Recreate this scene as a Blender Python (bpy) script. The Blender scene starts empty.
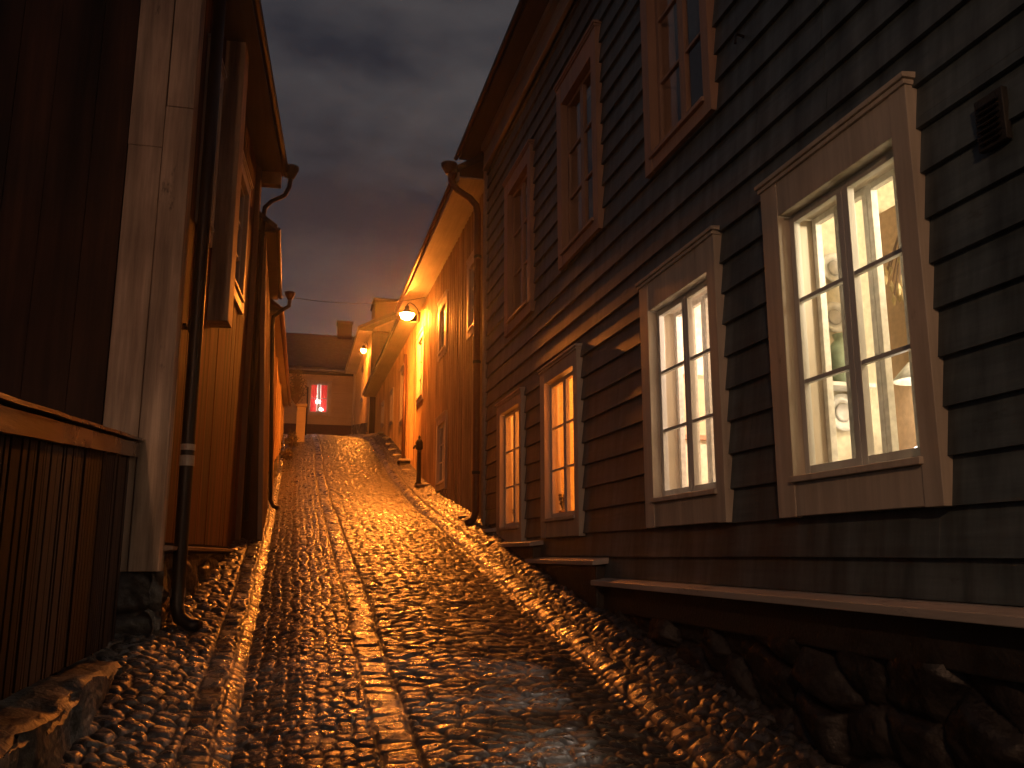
import bpy, bmesh, math, random
import numpy as np
from mathutils import Vector, Matrix
random.seed(7)
R = math.radians
S = bpy.context.scene
COL = S.collection

# ---------------------------------------------------------------- camera
cam = bpy.data.cameras.new('camera'); co = bpy.data.objects.new('camera', cam); COL.objects.link(co)
cam.sensor_width = 36; cam.lens = 870/1024*36; cam.clip_end = 2000; cam.clip_start = .05
co.location = (0, 0, 1.6); co.rotation_euler = (R(90+11.12), 0, R(-14.15))
S.camera = co
# ---------------------------------------------------------------- night sky
w = bpy.data.worlds.new('World'); S.world = w; w.use_nodes = True
nt = w.node_tree; N = nt.nodes; L = nt.links
bg = N['Background']; bg.inputs['Strength'].default_value = 1.0
tc = N.new('ShaderNodeTexCoord'); mp = N.new('ShaderNodeMapping'); mp.inputs['Scale'].default_value = (1, 1, 2.2)
nz = N.new('ShaderNodeTexNoise'); nz.inputs['Scale'].default_value = 4.2; nz.inputs['Detail'].default_value = 7; nz.inputs['Roughness'].default_value = .55
cr = N.new('ShaderNodeValToRGB')
cr.color_ramp.elements[0].position = .38; cr.color_ramp.elements[0].color = (.022, .0225, .0300, 1)
cr.color_ramp.elements[1].position = .64; cr.color_ramp.elements[1].color = (.066, .060, .063, 1)
L.new(tc.outputs['Generated'], mp.inputs[0]); L.new(mp.outputs[0], nz.inputs['Vector']); L.new(nz.outputs[0], cr.inputs[0])
# town glow low on the horizon
sx = N.new('ShaderNodeSeparateXYZ'); L.new(tc.outputs['Generated'], sx.inputs[0])
mr = N.new('ShaderNodeMapRange'); mr.inputs[1].default_value = .05; mr.inputs[2].default_value = .55; mr.inputs[3].default_value = 1; mr.inputs[4].default_value = 0
L.new(sx.outputs['Z'], mr.inputs[0])
mx = N.new('ShaderNodeMix'); mx.data_type = 'RGBA'; mx.blend_type = 'ADD'; mx.inputs[7].default_value = (.022, .0125, .006, 1)
L.new(mr.outputs[0], mx.inputs[0]); L.new(cr.outputs[0], mx.inputs[6])
# a trace of the physical sky, the sun far below the horizon
sk = N.new('ShaderNodeTexSky'); sk.sky_type = 'NISHITA'; sk.sun_disc = False; sk.sun_elevation = R(-6); sk.sun_rotation = R(200)
m2 = N.new('ShaderNodeMix'); m2.data_type = 'RGBA'; m2.blend_type = 'ADD'; m2.inputs[0].default_value = .02
L.new(mx.outputs[2], m2.inputs[6]); L.new(sk.outputs[0], m2.inputs[7]); L.new(m2.outputs[2], bg.inputs['Color'])
S.view_settings.view_transform = 'Standard'; S.view_settings.look = 'None'
S.view_settings.exposure = 0; S.view_settings.gamma = 1
S.render.engine = 'CYCLES'
S.cycles.use_denoising = True
S.cycles.max_bounces = 7; S.cycles.transparent_max_bounces = 16
S.cycles.caustics_reflective = False; S.cycles.caustics_refractive = False
S.cycles.sample_clamp_indirect = 4; S.cycles.sample_clamp_direct = 0
SODIUM = (1.0, .25, .026)

# ---------------------------------------------------------------- helpers
def link(o): COL.objects.link(o); return o
ROOTLOC = {}
def thing(name, label, cat, loc=(0, 0, 0), group=None):
    o = link(bpy.data.objects.new(name, None)); o.empty_display_size = .1
    o.location = loc; ROOTLOC[o.name] = Vector(loc)
    o['label'] = label; o['category'] = cat
    if group: o['group'] = group
    return o
class M:
    def __init__(s, tf=None): s.v = []; s.f = []; s.tf = tf; s.smooth = False
    def P(s, p):
        s.v.append(s.tf(*p) if s.tf else tuple(p)); return len(s.v)-1
    def hexa(s, ps):
        i = [s.P(p) for p in ps]
        for q in ((0,3,2,1),(4,5,6,7),(0,1,5,4),(1,2,6,5),(2,3,7,6),(3,0,4,7)): s.f.append([i[k] for k in q])
        return s
    def box(s, a0, a1, b0, b1, c0, c1):
        return s.hexa([(a0,b0,c0),(a1,b0,c0),(a1,b1,c0),(a0,b1,c0),(a0,b0,c1),(a1,b0,c1),(a1,b1,c1),(a0,b1,c1)])
    def tube(s, pts, r, n=12, cap=True):
        pts = [Vector(s.tf(*p) if s.tf else p) for p in pts]
        rs = r if isinstance(r, (list, tuple)) else [r]*len(pts)
        t0 = (pts[1]-pts[0]).normalized()
        up = Vector((0,0,1)) if abs(t0.z) < .9 else Vector((1,0,0))
        a = t0.cross(up).normalized(); rings = []
        for k, p in enumerate(pts):
            if k == 0: t = t0
            elif k == len(pts)-1: t = (pts[k]-pts[k-1]).normalized()
            else: t = ((pts[k]-pts[k-1]).normalized()+(pts[k+1]-pts[k]).normalized()).normalized()
            a = (a - t*a.dot(t)).normalized(); b = t.cross(a)
            ring = []
            for j in range(n):
                an = 2*math.pi*j/n
                s.v.append(tuple(p+(a*math.cos(an)+b*math.sin(an))*rs[k])); ring.append(len(s.v)-1)
            rings.append(ring)
        for q in range(len(rings)-1):
            for j in range(n): s.f.append([rings[q][j], rings[q][(j+1)%n], rings[q+1][(j+1)%n], rings[q+1][j]])
        if cap: s.f.append(rings[0][::-1]); s.f.append(rings[-1])
        return s
    def lathe(s, c, prof, n=20, axis=(0,0,1)):
        c = Vector(c); ax = Vector(axis).normalized(); a = ax.orthogonal().normalized(); b = ax.cross(a); rings = []
        for r, h in prof:
            ring = []
            for j in range(n):
                an = 2*math.pi*j/n
                s.v.append(tuple(c+ax*h+(a*math.cos(an)+b*math.sin(an))*max(r, 1e-4))); ring.append(len(s.v)-1)
            rings.append(ring)
        for q in range(len(rings)-1):
            for j in range(n): s.f.append([rings[q][j], rings[q][(j+1)%n], rings[q+1][(j+1)%n], rings[q+1][j]])
        s.f.append(rings[0][::-1]); s.f.append(rings[-1])
        return s
    def build(s, name, mat, parent=None, root=None, bevel=0, smooth=False, recalc=True):
        root = root or parent
        off = ROOTLOC.get(root.name, Vector((0,0,0))) if root else Vector((0,0,0))
        me = bpy.data.meshes.new(name)
        me.from_pydata([tuple(Vector(p)-off) for p in s.v], [], s.f); me.validate()
        if recalc:
            b = bmesh.new(); b.from_mesh(me); bmesh.ops.recalc_face_normals(b, faces=b.faces); b.to_mesh(me); b.free()
        me.materials.append(mat)
        if smooth:
            for p in me.polygons: p.use_smooth = True
        o = link(bpy.data.objects.new(name, me))
        if parent: o.parent = parent
        if bevel:
            m = o.modifiers.new('bevel', 'BEVEL'); m.width = bevel; m.segments = 2; m.limit_method = 'ANGLE'; m.angle_limit = R(40)
        return o
def frame(x0, y0, ang, side, lean=0):
    """facade frame: s along the street, n out of the wall, z up. side=+1: wall right of street, -1: left"""
    a = R(ang); ca, sa = math.cos(a), math.sin(a)
    def f(s, n, z):
        n = n - lean*(z-1.6)
        return (x0+s*sa+(-side)*n*ca, y0+s*ca+side*n*sa, z)
    return f
def split(a0, a1, holes):
    """interval a0..a1 minus holes"""
    out = []; cur = a0
    for h0, h1 in sorted(holes):
        if h1 <= cur or h0 >= a1: continue
        if h0 > cur: out.append((cur, h0))
        cur = max(cur, h1)
    if cur < a1: out.append((cur, a1))
    return out

# ---------------------------------------------------------------- procedural materials
MAT = {}
def nodes(name):
    m = bpy.data.materials.new(name); m.use_nodes = True
    return m, m.node_tree.nodes, m.node_tree.links, m.node_tree.nodes['Principled BSDF']
def wood(name, c1, c2, grain='Z', rough=(.45, .7), scale=1., bump=.25, wear=None, wearamt=.55, spec=.5, streak=None):
    m, n, l, p = nodes(name)
    tc = n.new('ShaderNodeTexCoord'); mp = n.new('ShaderNodeMapping')
    sc = {'Z': (26, 26, 1.3), 'Y': (26, 1.3, 26), 'X': (1.3, 26, 26)}[grain]
    mp.inputs['Scale'].default_value = [v*scale for v in sc]
    l.new(tc.outputs['Object'], mp.inputs[0])
    g = n.new('ShaderNodeTexNoise'); g.inputs['Scale'].default_value = 1; g.inputs['Detail'].default_value = 7; g.inputs['Roughness'].default_value = .65
    l.new(mp.outputs[0], g.inputs['Vector'])
    big = n.new('ShaderNodeTexNoise'); big.inputs['Scale'].default_value = 1.7; big.inputs['Detail'].default_value = 6
    l.new(tc.outputs['Object'], big.inputs['Vector'])
    ad = n.new('ShaderNodeMath'); ad.operation = 'ADD'; l.new(g.outputs[0], ad.inputs[0]); l.new(big.outputs[0], ad.inputs[1])
    hf = n.new('ShaderNodeMath'); hf.operation = 'MULTIPLY'; hf.inputs[1].default_value = .5; l.new(ad.outputs[0], hf.inputs[0])
    r = n.new('ShaderNodeValToRGB'); r.color_ramp.elements[0].position = .36; r.color_ramp.elements[1].position = .64
    r.color_ramp.elements[0].color = (*c1, 1); r.color_ramp.elements[1].color = (*c2, 1); l.new(hf.outputs[0], r.inputs[0])
    out = r.outputs[0]
    if wear:
        w_ = n.new('ShaderNodeTexNoise'); w_.inputs['Scale'].default_value = 2.3; w_.inputs['Detail'].default_value = 9; w_.inputs['Roughness'].default_value = .75
        mp2 = n.new('ShaderNodeMapping'); mp2.inputs['Scale'].default_value = [max(1, v/9) for v in sc]; l.new(tc.outputs['Object'], mp2.inputs[0]); l.new(mp2.outputs[0], w_.inputs['Vector'])
        rr = n.new('ShaderNodeValToRGB'); rr.color_ramp.elements[0].position = wearamt; rr.color_ramp.elements[1].position = wearamt+.09
        l.new(w_.outputs[0], rr.inputs[0])
        mx = n.new('ShaderNodeMix'); mx.data_type = 'RGBA'; l.new(rr.outputs[0], mx.inputs[0]); l.new(out, mx.inputs[6]); mx.inputs[7].default_value = (*wear, 1)
        out = mx.outputs[2]
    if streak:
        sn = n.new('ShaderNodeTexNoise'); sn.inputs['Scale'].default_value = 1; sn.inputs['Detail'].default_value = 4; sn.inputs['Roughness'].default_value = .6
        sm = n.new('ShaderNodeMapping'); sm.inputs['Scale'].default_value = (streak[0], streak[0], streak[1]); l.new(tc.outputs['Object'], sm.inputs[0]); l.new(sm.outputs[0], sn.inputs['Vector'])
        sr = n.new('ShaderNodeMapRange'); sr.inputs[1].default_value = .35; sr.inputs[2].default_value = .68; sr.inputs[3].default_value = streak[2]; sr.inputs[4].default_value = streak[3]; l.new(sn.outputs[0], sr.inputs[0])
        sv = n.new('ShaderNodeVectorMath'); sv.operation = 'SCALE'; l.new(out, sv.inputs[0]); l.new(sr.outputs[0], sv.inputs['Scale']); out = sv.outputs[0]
    l.new(out, p.inputs['Base Color'])
    mr = n.new('ShaderNodeMapRange'); mr.inputs[3].default_value = rough[0]; mr.inputs[4].default_value = rough[1]; l.new(big.outputs[0], mr.inputs[0]); l.new(mr.outputs[0], p.inputs['Roughness'])
    p.inputs['Specular IOR Level'].default_value = spec
    b = n.new('ShaderNodeBump'); b.inputs['Strength'].default_value = bump; b.inputs['Distance'].default_value = .012
    l.new(hf.outputs[0], b.inputs['Height']); l.new(b.outputs[0], p.inputs['Normal'])
    MAT[name] = m; return m
def stone(name, c1, c2, rough=(.2, .5), scale=9, bump=.5, spec=.5, isl=False):
    m, n, l, p = nodes(name)
    tc = n.new('ShaderNodeTexCoord')
    a = n.new('ShaderNodeTexNoise'); a.inputs['Scale'].default_value = scale; a.inputs['Detail'].default_value = 8; a.inputs['Roughness'].default_value = .7
    f = n.new('ShaderNodeTexNoise'); f.inputs['Scale'].default_value = scale*9; f.inputs['Detail'].default_value = 5
    l.new(tc.outputs['Object'], a.inputs['Vector']); l.new(tc.outputs['Object'], f.inputs['Vector'])
    r = n.new('ShaderNodeValToRGB'); r.color_ramp.elements[0].position = .35; r.color_ramp.elements[1].position = .66
    r.color_ramp.elements[0].color = (*c1, 1); r.color_ramp.elements[1].color = (*c2, 1); l.new(a.outputs[0], r.inputs[0])
    l.new(r.outputs[0], p.inputs['Base Color'])
    mr = n.new('ShaderNodeMapRange'); mr.inputs[1].default_value = .3; mr.inputs[2].default_value = .7; mr.inputs[3].default_value = rough[0]; mr.inputs[4].default_value = rough[1]
    l.new(a.outputs[0], mr.inputs[0]); l.new(mr.outputs[0], p.inputs['Roughness']); p.inputs['Specular IOR Level'].default_value = spec
    ad = n.new('ShaderNodeMath'); ad.operation = 'ADD'; l.new(a.outputs[0], ad.inputs[0]); l.new(f.outputs[0], ad.inputs[1])
    b = n.new('ShaderNodeBump'); b.inputs['Strength'].default_value = bump; b.inputs['Distance'].default_value = .01
    l.new(ad.outputs[0], b.inputs['Height']); l.new(b.outputs[0], p.inputs['Normal'])
    MAT[name] = m; return m
def plain(name, c, rough=.5, metal=0, bump=.1, scale=30, emit=None, es=1, trans=0, spec=.5):
    m, n, l, p = nodes(name)
    tc = n.new('ShaderNodeTexCoord'); a = n.new('ShaderNodeTexNoise'); a.inputs['Scale'].default_value = scale; a.inputs['Detail'].default_value = 6
    l.new(tc.outputs['Object'], a.inputs['Vector'])
    r = n.new('ShaderNodeValToRGB'); r.color_ramp.elements[0].position = .3; r.color_ramp.elements[1].position = .7
    r.color_ramp.elements[0].color = (*[v*.75 for v in c], 1); r.color_ramp.elements[1].color = (*[min(1, v*1.1) for v in c], 1)
    l.new(a.outputs[0], r.inputs[0]); l.new(r.outputs[0], p.inputs['Base Color'])
    p.inputs['Roughness'].default_value = rough; p.inputs['Metallic'].default_value = metal; p.inputs['Specular IOR Level'].default_value = spec
    b = n.new('ShaderNodeBump'); b.inputs['Strength'].default_value = bump; b.inputs['Distance'].default_value = .005
    l.new(a.outputs[0], b.inputs['Height']); l.new(b.outputs[0], p.inputs['Normal'])
    if emit: p.inputs['Emission Color'].default_value = (*emit, 1); p.inputs['Emission Strength'].default_value = es
    MAT[name] = m; return m
def glass(name, tint=(1, 1, 1)):
    m = bpy.data.materials.new(name); m.use_nodes = True; n = m.node_tree.nodes; l = m.node_tree.links; n.clear()
    o = n.new('ShaderNodeOutputMaterial'); mx = n.new('ShaderNodeMixShader'); fr = n.new('ShaderNodeLayerWeight')
    pw = n.new('ShaderNodeMath'); pw.operation = 'POWER'; pw.inputs[1].default_value = 5; sc_ = n.new('ShaderNodeMapRange'); sc_.inputs[3].default_value = .04; sc_.inputs[4].default_value = 1.0
    l.new(fr.outputs['Facing'], pw.inputs[0]); l.new(pw.outputs[0], sc_.inputs[0])
    t = n.new('ShaderNodeBsdfTransparent'); t.inputs[0].default_value = (*tint, 1); g = n.new('ShaderNodeBsdfGlossy'); g.inputs['Roughness'].default_value = .02
    tc = n.new('ShaderNodeTexCoord'); a = n.new('ShaderNodeTexNoise'); a.inputs['Scale'].default_value = 3.5; b = n.new('ShaderNodeBump'); b.inputs['Strength'].default_value = .12; b.inputs['Distance'].default_value = .02
    l.new(tc.outputs['Object'], a.inputs['Vector']); l.new(a.outputs[0], b.inputs['Height']); l.new(b.outputs[0], g.inputs['Normal']); l.new(b.outputs[0], fr.inputs['Normal'])
    l.new(sc_.outputs[0], mx.inputs[0]); l.new(t.outputs[0], mx.inputs[1]); l.new(g.outputs[0], mx.inputs[2]); l.new(mx.outputs[0], o.inputs[0])
    MAT[name] = m; return m
def cloth(name, c, weave=160, lace=False):
    m = bpy.data.materials.new(name); m.use_nodes = True; n = m.node_tree.nodes; l = m.node_tree.links; n.clear()
    o = n.new('ShaderNodeOutputMaterial'); mx = n.new('ShaderNodeMixShader'); mx.inputs[0].default_value = .6
    d = n.new('ShaderNodeBsdfDiffuse'); t = n.new('ShaderNodeBsdfTranslucent')
    tc = n.new('ShaderNodeTexCoord'); a = n.new('ShaderNodeTexNoise'); a.inputs['Scale'].default_value = 22; a.inputs['Detail'].default_value = 6
    mp = n.new('ShaderNodeMapping'); mp.inputs['Scale'].default_value = (1, .5, 5); l.new(tc.outputs['Object'], mp.inputs[0]); l.new(mp.outputs[0], a.inputs['Vector'])
    r = n.new('ShaderNodeValToRGB'); r.color_ramp.elements[0].position = .35; r.color_ramp.elements[1].position = .65
    r.color_ramp.elements[0].color = (*[v*.62 for v in c], 1); r.color_ramp.elements[1].color = (*c, 1)
    l.new(a.outputs[0], r.inputs[0]); l.new(r.outputs[0], d.inputs[0]); l.new(r.outputs[0], t.inputs[0])
    l.new(d.outputs[0], mx.inputs[1]); l.new(t.outputs[0], mx.inputs[2]); l.new(mx.outputs[0], o.inputs[0])
    MAT[name] = m; return m
def glow(name, c, s):
    m, n, l, p = nodes(name); p.inputs['Base Color'].default_value = (.8, .8, .8, 1)
    tc = n.new('ShaderNodeTexCoord'); a = n.new('ShaderNodeTexNoise'); a.inputs['Scale'].default_value = 8; l.new(tc.outputs['Object'], a.inputs['Vector'])
    mr = n.new('ShaderNodeMapRange'); mr.inputs[3].default_value = s*.9; mr.inputs[4].default_value = s*1.1; l.new(a.outputs[0], mr.inputs[0]); l.new(mr.outputs[0], p.inputs['Emission Strength'])
    p.inputs['Emission Color'].default_value = (*c, 1); MAT[name] = m; return m

cb = stone('cobble', (.024, .022, .020), (.105, .095, .086), rough=(.17, .38), scale=8, bump=.5, spec=1.0)
cn = cb.node_tree.nodes; cl = cb.node_tree.links
pb = cn['Principled BSDF']
# gritty dark joints between the stones, and each stone of its own tone
aj = cn.new('ShaderNodeAttribute'); aj.attribute_name = 'joint'; at_ = cn.new('ShaderNodeAttribute'); at_.attribute_name = 'tone'
tm = cn.new('ShaderNodeMapRange'); tm.inputs[3].default_value = .45; tm.inputs[4].default_value = 1.5; cl.new(at_.outputs['Fac'], tm.inputs[0])
vs = cn.new('ShaderNodeVectorMath'); vs.operation = 'SCALE'; src = pb.inputs['Base Color'].links[0].from_socket; cl.new(src, vs.inputs[0]); cl.new(tm.outputs[0], vs.inputs['Scale'])
jm = cn.new('ShaderNodeMix'); jm.data_type = 'RGBA'; jm.inputs[6].default_value = (.014, .011, .009, 1); cl.new(vs.outputs[0], jm.inputs[7]); cl.new(aj.outputs['Fac'], jm.inputs[0]); cl.new(jm.outputs[2], pb.inputs['Base Color'])
rs = pb.inputs['Roughness'].links[0].from_socket; rm = cn.new('ShaderNodeMix'); rm.data_type = 'FLOAT'; rm.inputs[2].default_value = .85; cl.new(rs, rm.inputs[3]); cl.new(aj.outputs['Fac'], rm.inputs[0]); cl.new(rm.outputs[0], pb.inputs['Roughness'])
pb.inputs['Coat Weight'].default_value = .16; pb.inputs['Coat Roughness'].default_value = .13; pb.inputs['Coat IOR'].default_value = 1.36
stone('rubble', (.018, .016, .015), (.11, .10, .09), rough=(.3, .7), scale=4, bump=.8)
stone('shadedrubble', (.006, .005, .005), (.040, .034, .030), rough=(.35, .75), scale=4, bump=.8)  # darker copy of rubble, shade at the wall foot put into its colour
stone('plinth', (.014, .013, .012), (.045, .042, .038), rough=(.35, .7), scale=6, bump=.5)
stone('ledgestone', (.18, .165, .15), (.34, .31, .28), rough=(.35, .6), scale=8, bump=.4)
stone('earth', (.02, .018, .015), (.05, .045, .038), rough=(.6, .9), scale=3, bump=.8)
wood('greyboard', (.054, .074, .082), (.104, .134, .142), 'Y', (.34, .62), 1, .3, wear=(.035, .04, .038), wearamt=.62, streak=(9, .7, .62, 1.45))  # vertical streaks: stains together with reflected light bands put into the colour
wood('whitetrim', (.50, .43, .34), (.70, .61, .49), 'Z', (.4, .6), 1, .35, wear=(.30, .24, .18), wearamt=.64, streak=(8, .8, .82, 1.08))
wood('uppertrim', (.34, .20, .14), (.48, .30, .21), 'Z', (.4, .6), 1, .3, wear=(.2, .13, .1), wearamt=.64)  # upper frames coloured redder and darker for the dimmer light up there
wood('whitesash', (.55, .53, .48), (.72, .70, .65), 'Z', (.35, .5), 1, .08)
wood('ledgeboard', (.36, .33, .29), (.55, .5, .45), 'Y', (.35, .6), 1, .25, wear=(.14, .12, .1), wearamt=.6)
wood('frieze', (.30, .27, .24), (.45, .41, .36), 'Y', (.45, .65), 1, .2)
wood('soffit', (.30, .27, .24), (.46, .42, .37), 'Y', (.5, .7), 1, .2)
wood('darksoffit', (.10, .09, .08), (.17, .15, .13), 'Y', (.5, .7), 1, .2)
wood('ochreboard', (.36, .23, .11), (.56, .38, .19), 'Z', (.5, .8), .8, .5, wear=(.2, .12, .06), wearamt=.64, streak=(7, .5, .65, 1.25))
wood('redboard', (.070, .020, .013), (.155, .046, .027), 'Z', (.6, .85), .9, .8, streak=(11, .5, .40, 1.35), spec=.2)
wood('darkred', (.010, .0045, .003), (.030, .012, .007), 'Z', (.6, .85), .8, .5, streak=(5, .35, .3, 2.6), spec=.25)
wood('worncolumn', (.30, .185, .125), (.56, .385, .27), 'Z', (.5, .75), 1.2, .8, wear=(.13, .085, .06), wearamt=.60, streak=(12, .8, .6, 1.2))
wood('brownpost', (.17, .11, .08), (.29, .2, .15), 'Z', (.5, .7), .8, .3)
wood('fenceboard', (.008, .004, .003), (.028, .014, .010), 'Z', (.7, .9), .8, .5, spec=.15)
wood('fencecap', (.02, .012, .009), (.055, .032, .022), 'Y', (.16, .4), .8, .6)
wood('paleochre', (.44, .33, .19), (.58, .45, .28), 'X', (.5, .7), .8, .15)
stone('roofmetal', (.018, .017, .017), (.035, .033, .033), rough=(.4, .6), scale=3, bump=.2)
stone('tiles', (.012, .009, .008), (.030, .020, .017), rough=(.4, .7), scale=5, bump=.6)
stone('brick', (.05, .024, .018), (.10, .045, .032), rough=(.5, .8), scale=12, bump=.7)
plain('blackmetal', (.007, .008, .011), .45, 0, .15, spec=.35)
plain('brownmetal', (.16, .075, .04), .42, .4, .15)
plain('ironpost', (.02, .018, .016), .45, .5, .3)
plain('tape', (.42, .38, .34), .5)
plain('cream', (.74, .66, .50), .7)
plain('innerwhite', (.80, .78, .74), .45)
plain('terracotta', (.45, .22, .12), .6)
plain('pinewood', (.42, .27, .16), .5)
plain('china', (.82, .80, .76), .15)
plain('chinablue', (.55, .52, .5), .2)
plain('darkbowl', (.02, .022, .03), .2)
plain('roomdark', (.05, .045, .04), .8)
plain('enamel', (.10, .10, .09), .35, .2)
plain('dryplant', (.5, .38, .2), .8)
plain('leaf', (.11, .09, .04), .6)
plain('twig', (.16, .10, .07), .8)
plain('moss', (.5, .46, .36), .9)
plain('redcloth', (.65, .05, .05), .7, emit=(1, .05, .04), es=.45)  # cloth glows by itself, standing in for room light through the curtain
glass('pane')
cloth('lace', (.85, .66, .40))
glow('sodiumbulb', SODIUM, 2500)
glow('sodiumbulb2', SODIUM, 1100)
glow('sodiumbulb3', (1.0, .52, .27), 1000)
glow('warmlamp', (1, .86, .62), 12)
glow('smalllamp', (1, .9, .8), 12)

# ---------------------------------------------------------------- ground profile
PY = np.array([-16, 0, 4.25, 6.4, 10.4, 13.9, 16.3, 19.5, 22, 24, 35, 60.]); PZ = np.array([-2.9, 0, .78, 1.15, 1.88, 2.45, 2.95, 3.83, 4.45, 4.78, 6.25, 9.4])
yy = np.linspace(-16, 60, 1521); zz = np.interp(yy, PY, PZ)
k = np.hanning(41); k /= k.sum(); zz2 = np.convolve(np.pad(zz, 20, mode='edge'), k, 'valid'); zz2[:40] = zz[:40]; zz2[-40:] = zz[-40:]
def gprof(y): return np.interp(y, yy, zz2)
def gcross(x):
    return np.interp(x, [-1.4, -.8, -.42, -.28, -.20, .10, .5, 1.0, 1.5, 1.80, 1.90, 2.3, 2.6], [.10, .07, .005, .0, -.045, .005, .015, .015, -.015, -.045, .005, .10, .13])
def gz(x, y): return float(gprof(y)+gcross(x))

# worley noise --------------------------------------------------------------
def worley(x, y, cx, cy, seed, jit=.8, rowshift=False):
    gx = x/cx; gy = y/cy; ix = np.floor(gx).astype(int); iy = np.floor(gy).astype(int)
    F1 = np.full(x.shape, 1e9); F2 = F1.copy(); ID = np.zeros(x.shape); DX = np.zeros(x.shape); DY = np.zeros(x.shape)
    def h(a, b, q):
        s = np.sin(a*127.1+b*311.7+q*74.7+seed*13.37)*43758.5453
        return s-np.floor(s)
    for di in (-1, 0, 1):
        for dj in (-1, 0, 1):
            a = ix+di; b = iy+dj
            sh = .5*(b % 2) if rowshift else (.5*h(a, 0*b, 9) if False else 0)
            px = (a+.5+jit*(h(a, b, 1)-.5)+ (sh-.25 if rowshift else 0))*cx; py = (b+.5+jit*(h(a, b, 2)-.5))*cy
            dx = x-px; dy = y-py
            d = np.sqrt((dx/cx)**2+(dy/cy)**2)*min(cx, cy)
            n1 = d < F1
            F2 = np.where(n1, F1, np.minimum(F2, d)); ID = np.where(n1, h(a, b, 3), ID); DX = np.where(n1, dx, DX); DY = np.where(n1, dy, DY)
            F1 = np.where(n1, d, F1)
    return F1, F2, ID, DX, DY
def vnoise(x, y, s, seed=0):
    x = x*s; y = y*s; ix = np.floor(x); iy = np.floor(y); fx = x-ix; fy = y-iy; fx = fx*fx*(3-2*fx); fy = fy*fy*(3-2*fy)
    def h(a, b):
        v = np.sin(a*127.1+b*311.7+seed*91.3)*43758.5453; return v-np.floor(v)
    return (h(ix, iy)*(1-fx)+h(ix+1, iy)*fx)*(1-fy)+(h(ix, iy+1)*(1-fx)+h(ix+1, iy+1)*fx)*fy-.5
def stones(d, wid, ht): # rounded profile from distance-to-edge
    t = np.clip(d/wid, 0, 1); return ht*np.sqrt(np.clip(1-(1-t)**2, 0, 1))
def gridmesh(name, V, ni, nj, mat, smooth=True):
    idx = np.arange(ni*nj).reshape(ni, nj)
    q = np.stack([idx[:-1, :-1], idx[:-1, 1:], idx[1:, 1:], idx[1:, :-1]], -1).reshape(-1, 4)
    me = bpy.data.meshes.new(name); nv = len(V); nf = len(q)
    me.vertices.add(nv); me.vertices.foreach_set('co', V.astype(np.float32).ravel())
    me.loops.add(nf*4); me.loops.foreach_set('vertex_index', q.astype(np.int32).ravel())
    me.polygons.add(nf); me.polygons.foreach_set('loop_start', np.arange(0, nf*4, 4, dtype=np.int32)); me.polygons.foreach_set('loop_total', np.full(nf, 4, np.int32))
    me.polygons.foreach_set('use_smooth', np.full(nf, smooth)); me.update(); me.validate(); me.materials.append(mat)
    return link(bpy.data.objects.new(name, me))

# ---------------------------------------------------------------- the cobbled street
def build_road():
    ys = [.3]
    while ys[-1] < 34.8: ys.append(ys[-1]+.0105*max(1, ys[-1]/4.2))
    ys = np.array(ys); xs = np.arange(-1.35, 2.62, .0092)
    Y, X = np.meshgrid(ys, xs, indexing='ij')
    wx = X+.04*vnoise(X, Y, .7, 3)+.010*vnoise(X, Y, 3.1, 5)
    wy = Y+.05*vnoise(X, Y, 1.1, 7)+.02*vnoise(X, Y, 4, 8)
    B = [-9, -.41, -.27, .43, .60, 1.83, 1.99, 9]
    spec = [ # cell x, cell y, jitter, height, edge width
        (.094, .074, .95, .032, .020), (.13, .105, .5, .021, .015), (.076, .080, .65, .019, .013), (.16, .110, .3, .017, .014),
        (.128, .072, .9, .025, .016), (.15, .105, .5, .023, .016), (.096, .074, .95, .034, .020)]
    H = np.zeros_like(X); J = np.zeros_like(X); T = np.zeros_like(X)
    for r in range(7):
        m = (wx >= B[r]) & (wx < B[r+1])
        x, y = wx[m], wy[m]; cx, cy, j, ht, wd = spec[r]
        ox = B[r] if r else 0
        F1, F2, ID, DX, DY = worley(x-ox, y, cx, cy, r+1, j)
        d = (F2-F1)*.55
        if r > 0: d = np.minimum(d, x-B[r])
        if r < 6: d = np.minimum(d, B[r+1]-x)
        h = stones(d, wd, ht*(.8+.4*ID))
        i2 = (ID*7919) % 1; i3 = (ID*104729) % 1
        tilt = (.13 if r in (0, 6) else .09 if r in (1, 4, 5) else .07)
        h += ((i2-.5)*DX*2+(i3-.5)*DY*2)*tilt*1.5*np.clip(d/wd, 0, 1) + (i3-.5)*(.012 if r in (0, 6) else .005)*np.clip(d/wd, 0, 1)
        H[m] = h; J[m] = np.clip(d/(wd*.9), 0, 1); T[m] = (ID*31337) % 1
    H += .0045*vnoise(X, Y, 23, 4)+.0035*vnoise(X, Y, 49, 2)+.014*vnoise(X, Y, 1.4, 11)+.006*vnoise(X, Y, 4.2, 12)
    Z = gprof(Y)+gcross(X)+H-.02
    V = np.stack([X, Y, Z], -1).reshape(-1, 3)
    o = gridmesh('cobbled_road', V, len(ys), len(xs), MAT['cobble']); o['kind'] = 'structure'
    at = o.data.attributes.new('joint', 'FLOAT', 'POINT'); at.data.foreach_set('value', J.astype(np.float32).ravel())
    at = o.data.attributes.new('tone', 'FLOAT', 'POINT'); at.data.foreach_set('value', T.astype(np.float32).ravel())
build_road()
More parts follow.
